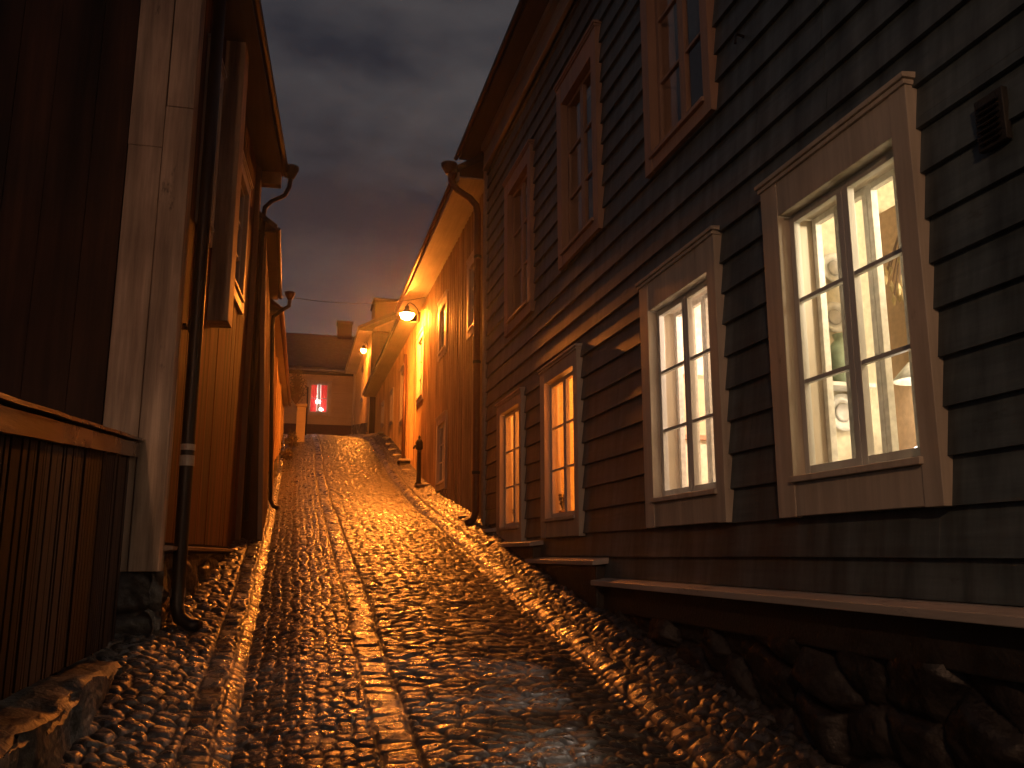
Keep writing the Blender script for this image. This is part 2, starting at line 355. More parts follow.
def build_ground():
    ys = np.concatenate([np.arange(-16, 60, .5), np.array([60])]); xs = np.concatenate([np.linspace(-60, -1.4, 12), np.linspace(-1.3, 2.5, 8), np.linspace(2.7, 60, 12)])
    Y, X = np.meshgrid(ys, xs, indexing='ij'); Z = gprof(Y)-.10
    Z[(X < -1.3) | (X > 2.6)] -= .05
    o = gridmesh('ground', np.stack([X, Y, Z], -1).reshape(-1, 3), len(ys), len(xs), MAT['earth']); o['kind'] = 'structure'
build_ground()

# ---------------------------------------------------------------- wall builders
def clapboards(F, s0, s1, z0, z1, holes, exposure=.18, phase=1.59, joints=(), thick=.024):
    m = M(F); kz = math.floor((z0-phase)/exposure); z = phase+kz*exposure
    m.box(s0, s1, -.14, -.13, z0, z1) if not holes else None
    while z < z1-.001:
        a, b = max(z, z0), min(z+exposure, z1)
        if b-a > .02:
            # split the row vertically at hole edges so that openings are cut exactly
            cuts = sorted({a, b, *[h[2] for h in holes if a < h[2] < b], *[h[3] for h in holes if a < h[3] < b]})
            for c0, c1 in zip(cuts, cuts[1:]):
                mid = (c0+c1)/2; hs = [(h[0], h[1]) for h in holes if h[2] < mid < h[3]]
                js = [(j-.002, j+.002) for j, ja, jb in joints if ja < mid < jb]
                rj = random.Random(int(round(z*1000))*7+3)
                if s1-s0 > 3: js += [(j-.0015, j+.0015) for j in (s0+rj.uniform(0, 3.4)+3.6*q for q in range(5)) if j < s1]
                for p, q in split(s0, s1, hs+js):
                    def nn(zz): return thick*(1-(zz-z)/exposure)+.006
                    n = max(1, int((q-p)/1.2))
                    for t in range(n):
                        u0 = p+(q-p)*t/n; u1 = p+(q-p)*(t+1)/n
                        wb = .0012*math.sin(u0*5.3+z*17); wb1 = .0012*math.sin(u1*5.3+z*17)
                        m.hexa([(u0, -.02, c0), (u1, -.02, c0), (u1, nn(c0)+wb1, c0+.004*math.sin(u1*1.7+z*9) if c0 == z else c0), (u0, nn(c0)+wb, c0+.004*math.sin(u0*1.7+z*9) if c0 == z else c0),
                                (u0, -.02, c1), (u1, -.02, c1), (u1, nn(c1), c1), (u0, nn(c1), c1)])
        z += exposure
    return m
def backing(F, s0, s1, z0, z1, holes, n0=-.16, n1=-.021):
    holes = [(h[0]-.025, h[1]+.025, h[2]-.025, h[3]+.025) for h in holes]
    m = M(F); cuts = sorted({z0, z1, *[h[2] for h in holes], *[h[3] for h in holes]})
    for c0, c1 in zip(cuts, cuts[1:]):
        mid = (c0+c1)/2
        for p, q in split(s0, s1, [(h[0], h[1]) for h in holes if h[2] < mid < h[3]]): m.box(p, q, n0, n1, c0, c1)
    return m
def vboards(F, s0, s1, z0, z1, holes, bw=.15, batten=.035, bt=.02, seed=1):
    holes = [(h[0]-.03, h[1]+.03, h[2]-.03, h[3]+.03) for h in holes]
    """vertical planks with a cover batten over each joint; z0 may be a function of s"""
    rn = random.Random(seed); m = M(F); s = s0
    while s < s1-.01:
        e = min(s+bw*rn.uniform(.8, 1.2), s1)
        zb = z0((s+e)/2) if callable(z0) else z0
        off = rn.uniform(0, .006)
        hz = [(h[2], h[3]) for h in holes if h[0] < e-.01 and h[1] > s+.01]
        for c0, c1 in split(zb, z1, hz): m.box(s+.002, e-.002, -.02, off+.004, c0, c1)
        if batten and e < s1-.03:
            hz = [(h[2], h[3]) for h in holes if h[0] < e+batten/2 and h[1] > e-batten/2]
            for c0, c1 in split(zb, z1-.003, hz): m.box(e-batten/2, e+batten/2, -.018, bt+rn.uniform(0, .005), c0+.002, c1)
        s = e
    return m
def rubble(name, F, s0, s1, zt, zbfun, parent, cx=.34, cz=.26, seed=3, depth=.07, n0=0, mat='rubble', res=.02, zvary=None):
    ss = np.arange(s0, s1+res, res); nj = max(6, int(1.3/res)); u = np.linspace(0, 1, nj)
    Sg, U = np.meshgrid(ss, u, indexing='ij')
    zb = np.vectorize(zbfun)(Sg); zt_ = zt if zvary is None else zt+zvary(Sg)
    Z = zb+(zt_-zb)*U
    w1 = Sg+.06*vnoise(Sg, Z, 2.3, seed); w2 = Z+.05*vnoise(Sg, Z, 2.9, seed+1)
    F1, F2, ID, DX, DY = worley(w1, w2, cx, cz, seed, .8)
    i2 = (ID*7919) % 1; i3 = (ID*104729) % 1; d = (F2-F1)*.55
    Nn = stones(d, .06, depth*(.6+.6*ID))+((i2-.5)*DX+(i3-.5)*DY)*.5*np.clip(d/.06, 0, 1)+.018*vnoise(Sg, Z, 9, 2)+.014*vnoise(Sg, Z, 24, 2)+.008*vnoise(Sg, Z, 60, 6)+n0
    off = ROOTLOC[parent.name]
    V = np.array([F(a, b, c) for a, b, c in zip(Sg.ravel(), Nn.ravel(), Z.ravel())])-np.array(off)
    o = gridmesh(name, V, len(ss), nj, MAT[mat]); o.parent = parent
    return o

def window(F, root, outer, opening, ncol=2, nrow=3, n0=.03, cap=True, trimmat='whitetrim', sashmat='whitesash', inner=False, name='window', reveal=.15, apron=True, sashn=0.0, capdepth=.035):
    """outer/opening = (s0,s1,z0,z1).  window part = casing boards; sub-parts: drip_cap, sash (each), pane, inner_sash"""
    a0, a1, b0, b1 = outer; o0, o1, p0, p1 = opening
    g = .002
    m = M(F); t = n0+.032
    m.box(a0, o0, -.015, t, b0, b1)                      # side casings
    m.box(o1, a1, -.015, t, b0, b1)
    m.box(o0+g, o1-g, -.015, t-.003, p1, b1-.003)             # head
    m.box(o0+g, o1-g, -.015, t-.004, b0+.004, p0-.03)             # apron
    m.box(o0-.015, o1+.015, -.015, t+.018, p0-.028, p0)             # little sill nosing
    # reveal lining
    m.box(o0-.02, o0, -reveal, -.017, p0, p1); m.box(o1, o1+.02, -reveal, -.017, p0, p1)
    m.box(o0-.02, o1+.02, -reveal, -.017, p1, p1+.02); m.box(o0-.02, o1+.02, -reveal, -.017, p0-.02, p0)
    wdw = m.build(name, MAT[trimmat], root, root, bevel=.003)
    if cap:
        c = M(F); c.hexa([(a0-.018, -.01, b1+.001), (a1+.018, -.01, b1+.001), (a1+.018, t+capdepth*.55, b1+.001), (a0-.018, t+capdepth*.55, b1+.001),
                          (a0-.018, -.01, b1+.032), (a1+.018, -.01, b1+.032), (a1+.018, t+capdepth*.62, b1+.022), (a0-.018, t+capdepth*.62, b1+.022)])
        c.box(a0-.008, a1+.008, -.01, t+.010, b1-.022, b1-.001)
        c.build('drip_cap', MAT[trimmat], wdw, root, bevel=.003)
    def sashes(nn, mat, stile, mun, nm, rows, panes=True, cols=ncol):
        W = (o1-o0)/cols
        for i in range(cols):
            q0 = o0+W*i+.002; q1 = o0+W*(i+1)-.002
            s = M(F); dp = .034
            s.box(q0, q0+stile, nn-dp, nn, p0+.004, p1-.004); s.box(q1-stile, q1, nn-dp, nn, p0+.004, p1-.004)
            s.box(q0+stile, q1-stile, nn-dp, nn-.001, p0+.004, p0+.004+stile*1.15); s.box(q0+stile, q1-stile, nn-dp, nn-.001, p1-.004-stile, p1-.004)
            hh = (p1-p0-.008-stile*2.15)
            for r in range(1, rows):
                zc = p0+.004+stile*1.15+hh*r/rows
                s.box(q0+stile, q1-stile, nn-dp+.006, nn-.003, zc-mun/2, zc+mun/2)
            so = s.build(nm, MAT[mat], wdw, root, bevel=.002)
            if panes:
                gl = M(F); gl.box(q0+stile*.8, q1-stile*.8, nn-.020, nn-.0175, p0+stile*.9, p1-stile*.8)
                gl.build('pane', MAT['pane'], wdw, root)
    sashes(sashn, sashmat, .038, .020, 'sash', nrow)
    if inner: sashes(-.125, 'innerwhite', .030, .016, 'inner_sash', 1, False, cols=ncol*2)
    return wdw

# ================================================================ GREY CLAPBOARD HOUSE (right)
GF = frame(2.3, 0, 0, +1)
grey = thing('grey_house', 'long grey clapboard house along the right of the alley with white framed windows lit inside', 'house', (2.3, 4, .8))
low = [((2.63, 3.72, 1.77, 3.42), (2.73, 3.575, 1.955, 3.225)), ((4.24, 5.33, 1.77, 3.40), (4.34, 5.19, 1.955, 3.19)),
       ((6.69, 7.80, 1.75, 3.30), (6.80, 7.66, 1.92, 3.165)), ((8.50, 9.60, 1.72, 3.27), (8.60, 9.45, 1.89, 3.15))]
up = [((4.19, 5.16, 4.12, 5.95), (4.28, 5.05, 4.24, 5.73)), ((6.10, 7.18, 4.12, 5.90), (6.22, 7.05, 4.25, 5.68)), ((8.12, 9.25, 4.0, 5.83), (8.24, 9.1, 4.15, 5.65)),
      ((1.95, 2.95, 4.12, 5.95), (2.05, 2.84, 4.24, 5.73))]
holes = [w_[1] for w_ in low+up]
wide = [(h[0]-.03, h[1]+.03, h[2]-.03, h[3]+.03) for h in holes]
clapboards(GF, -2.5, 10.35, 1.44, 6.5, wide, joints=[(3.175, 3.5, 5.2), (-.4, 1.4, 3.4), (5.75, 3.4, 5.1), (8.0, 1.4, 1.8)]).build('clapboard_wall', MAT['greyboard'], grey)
backing(GF, -2.5, 10.35, 1.3, 6.9, holes).build('wall_core', MAT['roomdark'], grey)
for i, (o, p) in enumerate(low):
    window(GF, grey, o, p, inner=(i < 2))
for i, (o, p) in enumerate(up):
    window(GF, grey, o, p, trimmat='uppertrim', sashmat='uppertrim')
# corner board, frieze, soffit, roof
M(GF).box(10.352, 10.47, -.02, .05, 1.9, 6.9).build('corner_board', MAT['frieze'], grey, bevel=.004)
m = M(GF); m.box(-2.5, 10.35, -.01, .05, 6.502, 6.78); m.box(-2.5, 10.35, -.01, .085, 6.502, 6.545); m.box(-2.5, 10.35, -.01, .11, 6.78, 6.86)
m.build('frieze', MAT['frieze'], grey, bevel=.006)
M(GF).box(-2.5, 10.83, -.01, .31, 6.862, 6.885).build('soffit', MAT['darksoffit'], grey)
m = M(GF); m.hexa([(-2.6, .33, 6.887), (10.85, .33, 6.887), (10.85, -4.2, 9.9), (-2.6, -4.2, 9.9), (-2.6, .33, 6.97), (10.85, .33, 6.97), (10.85, -4.2, 10.0), (-2.6, -4.2, 10.0)])
m.tube([(-2.6, .35, 6.91), (10.85, .35, 6.88)], .03, 8)
m.build('roof', MAT['roofmetal'], grey)
# end and back walls
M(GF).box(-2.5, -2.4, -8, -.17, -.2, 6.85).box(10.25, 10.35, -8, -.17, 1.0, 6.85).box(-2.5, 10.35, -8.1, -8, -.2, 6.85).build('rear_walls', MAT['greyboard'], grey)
# drip ledges stepping up the hill, plinths, rubble
def ledge(s0, s1, z, n=.13, endn=0):
    m = M(GF); m.hexa([(s0, -.01, z-.035), (s1, -.01, z-.035), (s1, n, z-.05), (s0, n, z-.05), (s0, -.01, z+.012), (s1, -.01, z+.012), (s1, n, z-.014), (s0, n, z-.014)])
    m.build('drip_ledge', MAT['ledgeboard'], grey, bevel=.004)
ledge(-2.5, 6.27, 1.43, .12); ledge(6.17, 8.10, 1.575, .135); ledge(7.87, 9.76, 1.73, .15); ledge(9.70, 10.5, 1.90, .16)
M(GF).box(-2.5, 6.25, -.12, .035, 1.20, 1.392).build('foundation_render', MAT['plinth'], grey, bevel=.01)
m = M(GF); m.box(6.22, 8.05, -.1, .095, .9, 1.524); m.box(7.92, 9.7, -.1, .105, 1.1, 1.679); m.box(9.74, 10.45, -.1, .115, 1.3, 1.849)
m.build('foundation_block', MAT['plinth'], grey, bevel=.012)
rubble('foundation', GF, -2.5, 6.2, 1.22, lambda s: gz(2.3, s)-.15, grey, seed=5, depth=.075, n0=-.04, mat='shadedrubble')
# vent
m = M(GF); m.box(2.20, 2.325, .02, .045, 2.965, 3.155)
v = m.build('vent', MAT['plinth'], grey, bevel=.003)
m = M(GF)
for i in range(7): m.hexa([(2.218, .046, 2.985+i*.022), (2.307, .046, 2.985+i*.022), (2.307, .056, 2.980+i*.022), (2.218, .056, 2.980+i*.022), (2.218, .046, 2.992+i*.022), (2.307, .046, 2.992+i*.022), (2.307, .058, 2.985+i*.022), (2.218, .058, 2.985+i*.022)])
m.build('louvre', MAT['blackmetal'], v, grey)
# small hooks on wall
M(GF).tube([(3.86, .02, 4.38), (3.86, .07, 4.39), (3.86, .075, 4.33)], .008, 6).build('hook', MAT['blackmetal'], grey)
# rooms behind the lit windows
def room(s0, s1, z0, z1, depth, mat, nm='room'):
    m = M(GF)
    m.box(s0, s1, -depth-.05, -depth, z0, z1); m.box(s0-.05, s0, -depth, -.165, z0, z1); m.box(s1, s1+.05, -depth, -.165, z0, z1)
    m.box(s0, s1, -depth, -.165, z0-.05, z0); m.box(s0, s1, -depth, -.165, z1, z1+.05)
    return m.build(nm, MAT[mat], grey)
room(2.1, 4.0, 1.75, 3.75, 1.7, 'cream'); room(4.10, 6.0, 1.75, 3.75, 1.7, 'cream'); room(6.4, 9.9, 1.6, 3.75, 1.7, 'cream')
room(1.6, 9.9, 3.9, 6.3, 2.2, 'roomdark')
def plight(name, loc, power, col, r=.08, parent=None):
    l = bpy.data.lights.new(name, 'POINT'); l.energy = power; l.color = col; l.shadow_soft_size = r
    o = link(bpy.data.objects.new(name, l)); o.location = loc
    if parent: o.parent = parent; o.location = Vector(loc)-ROOTLOC[parent.name]
    return o

# ---- things inside the two lit windows
def pendant(x, y, z, label, top=3.75, power=75, col=(1, .82, .53)):
    t = thing('pendant_lamp', label, 'lamp', (x, y, top))
    M().tube([(x, y, top), (x, y, z+.1)], .004, 6).build('cord', MAT['blackmetal'], t)
    m = M(); m.lathe((x, y, z), [(.03, .10), (.05, .09), (.13, .0), (.125, -.005), (.045, .085), (.02, .09)], 20); m.build('lamp_shade', MAT['china'], t, smooth=True)
    m = M(); m.lathe((x, y, z-.005), [(.01, .05), (.035, .03), (.04, 0), (.03, -.03), (.005, -.04)], 14); m.build('bulb', MAT['warmlamp'], t, smooth=True)
    plight('pendant_light', (x, y, z-.14), power, col, .06, t)
pendant(3.05, 2.85, 3.40, 'unseen pendant lamp added to light the room of the large nearest lit window')  # hidden ceiling lamp, added to brighten the upper part of the room
pendant(2.99, 3.60, 2.45, 'small low hanging white lamp seen through the lower right pane of the large window', power=3)
pendant(3.0, 9.0, 3.3, 'pendant lamp behind the lace curtain of the narrow amber window', power=110, col=(1, .31, .05))
pendant(3.05, 5.0, 3.30, 'white pendant lamp hanging inside the second lit window from the right', power=120, col=(1, .76, .60))
pendant(3.2, 7.2, 3.3, 'pendant lamp behind the curtains of the two far ground floor windows', power=130, col=(1, .31, .05))
def plate(x, z, r, label):
    t = thing('hanging_plate', label, 'plate', (x, 3.985, z), group='plates hung in a column inside the large window')
    m = M(); m.lathe((x, 3.985, z), [(.3*r, 0), (r, -.012), (r, -.016), (.62*r, -.008), (.6*r, -.006)], 28, (0, 1, 0)); m.build('plate_rim', MAT['china'], t, smooth=True)
    m = M(); m.lathe((x, 3.985, z), [(.5*r, -.010), (.5*r, -.014), (.38*r, -.014), (.1*r, -.016)], 20, (0, 1, 0)); m.build('painted_centre', MAT['chinablue'], t, smooth=True)
plate(2.82, 3.14, .085, 'small white plate, the highest of three hung inside the large window')
plate(2.80, 2.86, .085, 'small white plate hung in the middle of three inside the large window')
plate(2.81, 2.34, .10, 'larger patterned plate, lowest of the three hung inside the large window')
def vase(x, y, z, s, label, mat='china'):
    t = thing('vase', label, 'vase', (x, y, z))
    M().lathe((x, y, z), [(.04*s, 0), (.075*s, .05*s), (.09*s, .12*s), (.07*s, .19*s), (.035*s, .23*s), (.045*s, .26*s), (.035*s, .26*s)], 22).build('vase_body', MAT[mat], t, smooth=True)
vt = thing('side_table', 'narrow cream table standing inside the large lit window', 'table', (2.75, 3.2, 1.75))
M().box(2.5, 3.0, 2.45, 3.95, 1.86, 1.9).build('table_top', MAT['innerwhite'], vt)
M().box(2.52, 2.55, 2.5, 3.9, 1.75, 1.858).box(2.95, 2.98, 2.5, 3.9, 1.75, 1.858).build('table_frame', MAT['innerwhite'], vt)
t = thing('wall_shelf', 'little white shelf under the plates inside the large window', 'shelf', (2.78, 3.97, 2.47))
M().box(2.62, 2.92, 3.84, 3.99, 2.455, 2.475).build('board', MAT['innerwhite'], t)
M().box(2.66, 2.68, 3.90, 3.99, 2.40, 2.453).build('bracket', MAT['innerwhite'], t)
M().box(2.86, 2.88, 3.90, 3.99, 2.40, 2.453).build('bracket', MAT['innerwhite'], t)
plain('palegreen', (.34, .42, .30), .3)
vase(2.76, 3.88, 2.476, 1.0, 'pale green vase on the little shelf in the large window', 'palegreen')
vase(2.86, 3.30, 1.901, .9, 'squat dark bowl on the table at the right of the large window', 'darkbowl')
# table lamp
t = thing('table_lamp', 'small white glowing table lamp at the lower right of the large window', 'lamp', (2.93, 3.58, 1.9))
M().lathe((2.93, 3.58, 1.901), [(.05, 0), (.05, .012), (.012, .02), (.01, .09), (.02, .10)], 16).build('lamp_base', MAT['china'], t, smooth=True)
M().lathe((2.93, 3.58, 2.0), [(.02, 0), (.055, .02), (.06, .06), (.04, .10), (.01, .115)], 18).build('globe', MAT['smalllamp'], t, smooth=True)
# dried flowers
t = thing('dried_bouquet', 'golden dried flowers hanging inside the right casement of the large window', 'dried flowers', (2.85, 3.15, 2.6))
rn = random.Random(4); m = M(); m2_ = M()
for i in range(46):
    a = rn.uniform(0, 6.28); r_ = rn.uniform(.01, .11); zt = 2.62+rn.uniform(0, .22)
    p0 = (2.90, 3.50, 3.25); p1 = (2.90+r_*math.cos(a), 3.50+r_*math.sin(a), zt+.22)
    m.tube([p0, p1], .003, 4); m2_.lathe(p1, [(.004, -.03), (.014, 0), (.004, .03)], 6)
m.build('stems', MAT['twig'], t); m2_.build('flower_heads', MAT['dryplant'], t)
# cupboard in the back
t = thing('cupboard', 'reddish wooden cupboard inside the large window', 'cupboard', (3.5, 3.6, 1.75))
M().box(3.07, 3.75, 3.70, 3.97, 1.752, 3.45).build('carcass', MAT['pinewood'], t, bevel=.01)
M().box(3.09, 3.39, 3.68, 3.698, 1.80, 3.40).box(3.42, 3.73, 3.68, 3.698, 1.80, 3.40).build('door', MAT['pinewood'], t, bevel=.005)
t = thing('picture', 'framed picture on the wall inside the second lit window', 'picture', (3.2, 5.99, 2.7))
M().box(2.75, 3.1, 5.96, 5.995, 2.45, 2.95).build('frame', MAT['terracotta'], t, bevel=.005)
M().box(2.785, 3.065, 5.955, 5.959, 2.485, 2.915).build('picture_sheet', MAT['paleochre'], t)
# moss on the sills
def moss(s0, s1, z, label):
    rn = random.Random(int(s0*100)); m = M()
    x = s0
    while x < s1:
        m.lathe(GF(x, -.075, z), [(.004, 0), (rn.uniform(.012, .026), .006), (rn.uniform(.010, .02), .018), (.002, rn.uniform(.024, .036))], 7); x += rn.uniform(.014, .026)
    o = m.build('sill_garland', MAT['moss'], smooth=True); o['label'] = label; o['category'] = 'garland'
moss(2.76, 3.55, 1.957, 'pale fluffy garland along the sill of the large nearest window')
moss(4.37, 5.16, 1.957, 'pale fluffy garland along the sill of the second lit window')
# curtains in the two further windows
def curtain(s0, s1, z0, z1, label, n=-.10, tie=False):
    m = M(GF); cols = 60; rows = 16; idx = []
    for i in range(cols+1):
        u = i/cols; row = []
        for j in range(rows+1):
            v = j/rows; s = s0+(s1-s0)*u
            if tie: s = s0+(s1-s0)*u*(1-.16*math.sin(v*math.pi)**2*u)
            row.append(m.P((s, n+.012*math.sin(u*52)+.006*math.sin(u*23+v*4), z0+(z1-z0)*v)))
        idx.append(row)
    for i in range(cols):
        for j in range(rows): m.f.append([idx[i][j], idx[i+1][j], idx[i+1][j+1], idx[i][j+1]])
    o = m.build('curtain', MAT['lace'], smooth=True, recalc=False); o['label'] = label; o['category'] = 'curtain'; o['group'] = 'lace curtains in the amber windows'
curtain(6.80, 7.65, 1.94, 3.15, 'amber lit lace curtain in the taller of the two adjoining windows')
curtain(8.61, 9.44, 1.91, 3.13, 'amber lit lace curtain in the narrow ground floor window nearest the downpipe')
def pots(s0, z, label, k):
    rn = random.Random(k)
    t = thing('potted_plant', label, 'plant', GF(s0, -.06, z))
    c = GF(s0, -.06, z)
    M().lathe(c, [(.028, 0), (.036, .06), (.036, .065), (.02, .065)], 14).build('pot', MAT['terracotta'], t, smooth=True)
    m = M()
    for i in range(26):
        a = rn.uniform(0, 6.28); r_ = rn.uniform(.01, .045); h = rn.uniform(.05, .15)
        e = (c[0]+r_*.5*math.cos(a), c[1]+r_*1.6*math.sin(a), c[2]+.06+h); m.tube([(c[0], c[1], c[2]+.06), e], .0022, 4); m.lathe(e, [(.002, -.012), (.012, 0), (.002, .012)], 5)
    m.build('leaves', MAT['leaf'], t)
pots(6.95, 1.925, 'small potted plant at the right end of the taller amber window sill', 1)
pots(7.5, 1.925, 'small potted plant at the left end of the taller amber window sill', 2)
pots(8.75, 1.895, 'small potted plant at the right of the narrow amber window', 3)
pots(9.25, 1.895, 'small potted plant at the left of the narrow amber window', 5)

def gable(F, s, n0, z0, n1, z1, mat, root, th=.06):
    m = M(F); a = [m.P(p) for p in ((s, n0, z0), (s, n1, z0), (s, n1, z1))]; b = [m.P(p) for p in ((s+th, n0, z0), (s+th, n1, z0), (s+th, n1, z1))]
    m.f += [a, b[::-1], [a[0], a[1], b[1], b[0]], [a[1], a[2], b[2], b[1]], [a[2], a[0], b[0], b[2]]]
    return m.build('gable', MAT[mat], root)
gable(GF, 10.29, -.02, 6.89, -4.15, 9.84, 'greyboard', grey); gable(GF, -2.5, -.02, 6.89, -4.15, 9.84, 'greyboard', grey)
# ================================================================ OCHRE HOUSES further up on the right
def fnd(F, root, steps):
    for s0, s1, z, n in steps:
        zb = min(gz(2.2, s0), gz(2.2, s1))-.25
        M(F).box(s0, s1, -.1, n, zb, z-.05).build('foundation_step', MAT['plinth'], root, bevel=.02)
        M(F).box(s0-.03, s1+.04, -.1, n+.03, z-.048, z).build('step_slab', MAT['ledgestone'], root, bevel=.012)
OF = frame(2.34, 0, 0, +1)
och = thing('ochre_house', 'ochre board and batten house lit by the nearer street lamp on the right', 'house', (2.34, 13, 2.2))
ow = [((13.40, 14.32, 2.62, 3.82), (13.50, 14.22, 2.74, 3.70)), ((13.46, 14.30, 4.82, 5.82), (13.56, 14.20, 4.93, 5.68)), ((10.95, 11.75, 4.58, 5.72), (11.05, 11.65, 4.7, 5.6)), ((16.0, 16.9, 4.48, 5.86), (16.1, 16.8, 4.60, 5.74))]
oh = [b for a, b in ow]
vboards(OF, 10.50, 17.2, 1.9, 6.42, oh, .17, .04, .022, 5).build('board_wall', MAT['ochreboard'], och)
backing(OF, 10.50, 17.2, 1.9, 6.42, oh).build('wall_core', MAT['roomdark'], och)
for a, b in ow: window(OF, och, a, b, 2, 2 if a[3]-a[2] < 1.1 else 3, n0=.01, trimmat='whitetrim', cap=True, capdepth=.03)
room_ = M(OF); room_.box(10.6, 17.1, -2.4, -2.3, 2.3, 6.3).box(10.6, 17.1, -2.3, -.17, 4.05, 4.1); room_.build('inner_wall', MAT['roomdark'], och)
M(OF).box(10.48, 17.25, -.01, .40, 6.44, 6.46).build('soffit', MAT['soffit'], och)
M(OF).box(10.48, 17.25, .402, .43, 6.40, 6.54).build('fascia', MAT['soffit'], och, bevel=.004)
m = M(OF); m.hexa([(10.45, .44, 6.50), (17.28, .44, 6.50), (17.28, -4, 9.2), (10.45, -4, 9.2), (10.45, .44, 6.60), (17.28, .44, 6.60), (17.28, -4, 9.3), (10.45, -4, 9.3)]); m.build('roof', MAT['roofmetal'], och)
m = M(OF); m.tube([(10.5, .46, 6.50), (17.2, .46, 6.48)], .03, 10); m.build('gutter', MAT['brownmetal'], och, smooth=True)
M(OF).box(10.5, 17.2, -6.1, -6, 1, 6.4).box(10.5, 10.6, -6, -.17, 1, 6.4).box(17.1, 17.2, -6, -.17, 1, 6.4).build('rear_walls', MAT['ochreboard'], och)
fnd(OF, och, [(10.50, 11.15, 1.93, .17), (11.2, 12.66, 2.10, .20), (12.72, 13.95, 2.32, .20), (14.0, 14.9, 2.56, .19), (14.95, 16.5, 2.80, .24), (16.55, 17.0, 3.02, .22)])
m = M(); m.lathe((1.82, 10.62, 6.62), [(.045, -.08), (.055, -.06), (.105, .02), (.11, .06), (.10, .06), (.05, -.05)], 16)
hop = None
dp = M().tube([(1.84, 10.62, 6.60), (1.85, 10.62, 6.45), (1.93, 10.62, 6.33), (2.10, 10.60, 6.22), (2.18, 10.58, 6.12), (2.20, 10.57, 6.0), (2.20, 10.55, 4), (2.20, 10.55, 2.12), (2.16, 10.52, 2.02), (2.08, 10.48, 1.97)], .045, 14).build('downpipe', MAT['brownmetal'], och, smooth=True)
m.build('hopper', MAT['brownmetal'], dp, och, smooth=True)
for z in (2.6, 4.0, 5.4): M().lathe((2.20, 10.55, z), [(.047, -.02), (.052, -.015), (.052, .015), (.047, .02)], 14).build('pipe_bracket', MAT['blackmetal'], dp, och)

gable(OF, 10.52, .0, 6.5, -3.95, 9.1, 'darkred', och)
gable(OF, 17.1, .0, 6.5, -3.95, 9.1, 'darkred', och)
FF = frame(2.33, 0, 0, +1)
far = thing('brown_board_house', 'low dark boarded house beyond the nearer street lamp, with pale window frames', 'house', (2.33, 20, 3.4))
fw = [((18.75, 19.55, 4.45, 5.75), (18.84, 19.46, 4.55, 5.63)), ((20.95, 21.6, 4.75, 5.60), (21.03, 21.5, 4.83, 5.52)), ((23.2, 23.8, 5.02, 5.66), (23.27, 23.72, 5.1, 5.6))]
fh = [b for a, b in fw]
vboards(FF, 17.22, 26, 3.0, 6.26, fh, .17, .035, .02, 9).build('board_wall', MAT['ochreboard'], far)
backing(FF, 17.22, 26, 3.0, 6.26, fh).build('wall_core', MAT['roomdark'], far)
for a, b in fw: window(FF, far, a, b, 2, 2, n0=.01, cap=True, capdepth=.03)
M(FF).box(17.3, 25.9, -2.1, -2, 3, 5.8).build('inner_wall', MAT['roomdark'], far)
M(FF).box(17.22, 26.1, -.01, .36, 6.28, 6.30).build('soffit', MAT['soffit'], far)
m = M(FF); m.hexa([(17.3, .40, 6.304), (26.2, .40, 6.304), (26.2, -4, 9.4), (17.3, -4, 9.4), (17.3, .40, 6.40), (26.2, .40, 6.40), (26.2, -4, 9.5), (17.3, -4, 9.5)]); m.build('roof', MAT['tiles'], far)
M(FF).box(17.22, 26, -6.1, -6, 2, 5.85).box(25.9, 26, -6, -.17, 3, 6.2).build('rear_walls', MAT['ochreboard'], far)
fnd(FF, far, [(17.05, 17.6, 3.25, .22), (17.65, 18.7, 3.52, .22), (18.75, 19.6, 3.74, .22), (19.65, 20.5, 3.96, .22), (20.55, 21.6, 4.2, .2), (21.7, 23.2, 4.5, .15), (23.3, 25.9, 4.85, .12)])
m = M(); m.tube([(2.22, 18.1, 3.4), (2.22, 18.1, 5.8)], .035, 8); m.build('downpipe', MAT['brownmetal'], far, smooth=True)

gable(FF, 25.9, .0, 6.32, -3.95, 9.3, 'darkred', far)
BF = frame(2.27, 0, 0, +1)
b4 = thing('cottage', 'pale cottage with a large chimney beside the far street lamp', 'house', (2.27, 31, 5.8))
bw_ = [((30.0, 30.9, 6.9, 8.1), (30.1, 30.8, 7.0, 8.0))]
vboards(BF, 27.5, 34.2, 5.0, 8.62, [bw_[0][1]], .2, .04, .02, 12).build('board_wall', MAT['paleochre'], b4)
backing(BF, 27.5, 34.2, 5.0, 8.62, [bw_[0][1]]).build('wall_core', MAT['roomdark'], b4)
window(BF, b4, bw_[0][0], bw_[0][1], 2, 3, n0=.01)
M(BF).box(27.4, 34.3, -.01, .42, 8.64, 8.67).build('soffit', MAT['soffit'], b4)
m = M(BF); m.hexa([(27.3, .46, 8.672), (34.4, .46, 8.672), (34.4, -3.5, 10.6), (27.3, -3.5, 10.6), (27.3, .46, 8.78), (34.4, .46, 8.78), (34.4, -3.5, 10.72), (27.3, -3.5, 10.72)]); m.build('roof', MAT['tiles'], b4)
m = M(BF); m.box(28.0, 29.2, -1.25, -.12, 8.85, 9.84); ch = m.build('chimney', MAT['brick'], b4, bevel=.01)
M(BF).box(27.94, 29.26, -1.31, -.06, 9.842, 9.95).build('chimney_cap', MAT['brick'], ch, b4)
M(BF).box(27.44, 27.5, -5, .0, 5, 8.62).box(27.5, 34.2, -5.1, -5, 5, 8.6).build('rear_walls', MAT['darkred'], b4)
rubble('foundation', BF, 27.5, 34.2, 0, lambda s: gz(2.27, s)-.2, b4, seed=8, depth=.06, n0=.02, res=.06, zvary=lambda s: gprof(s)+.45)
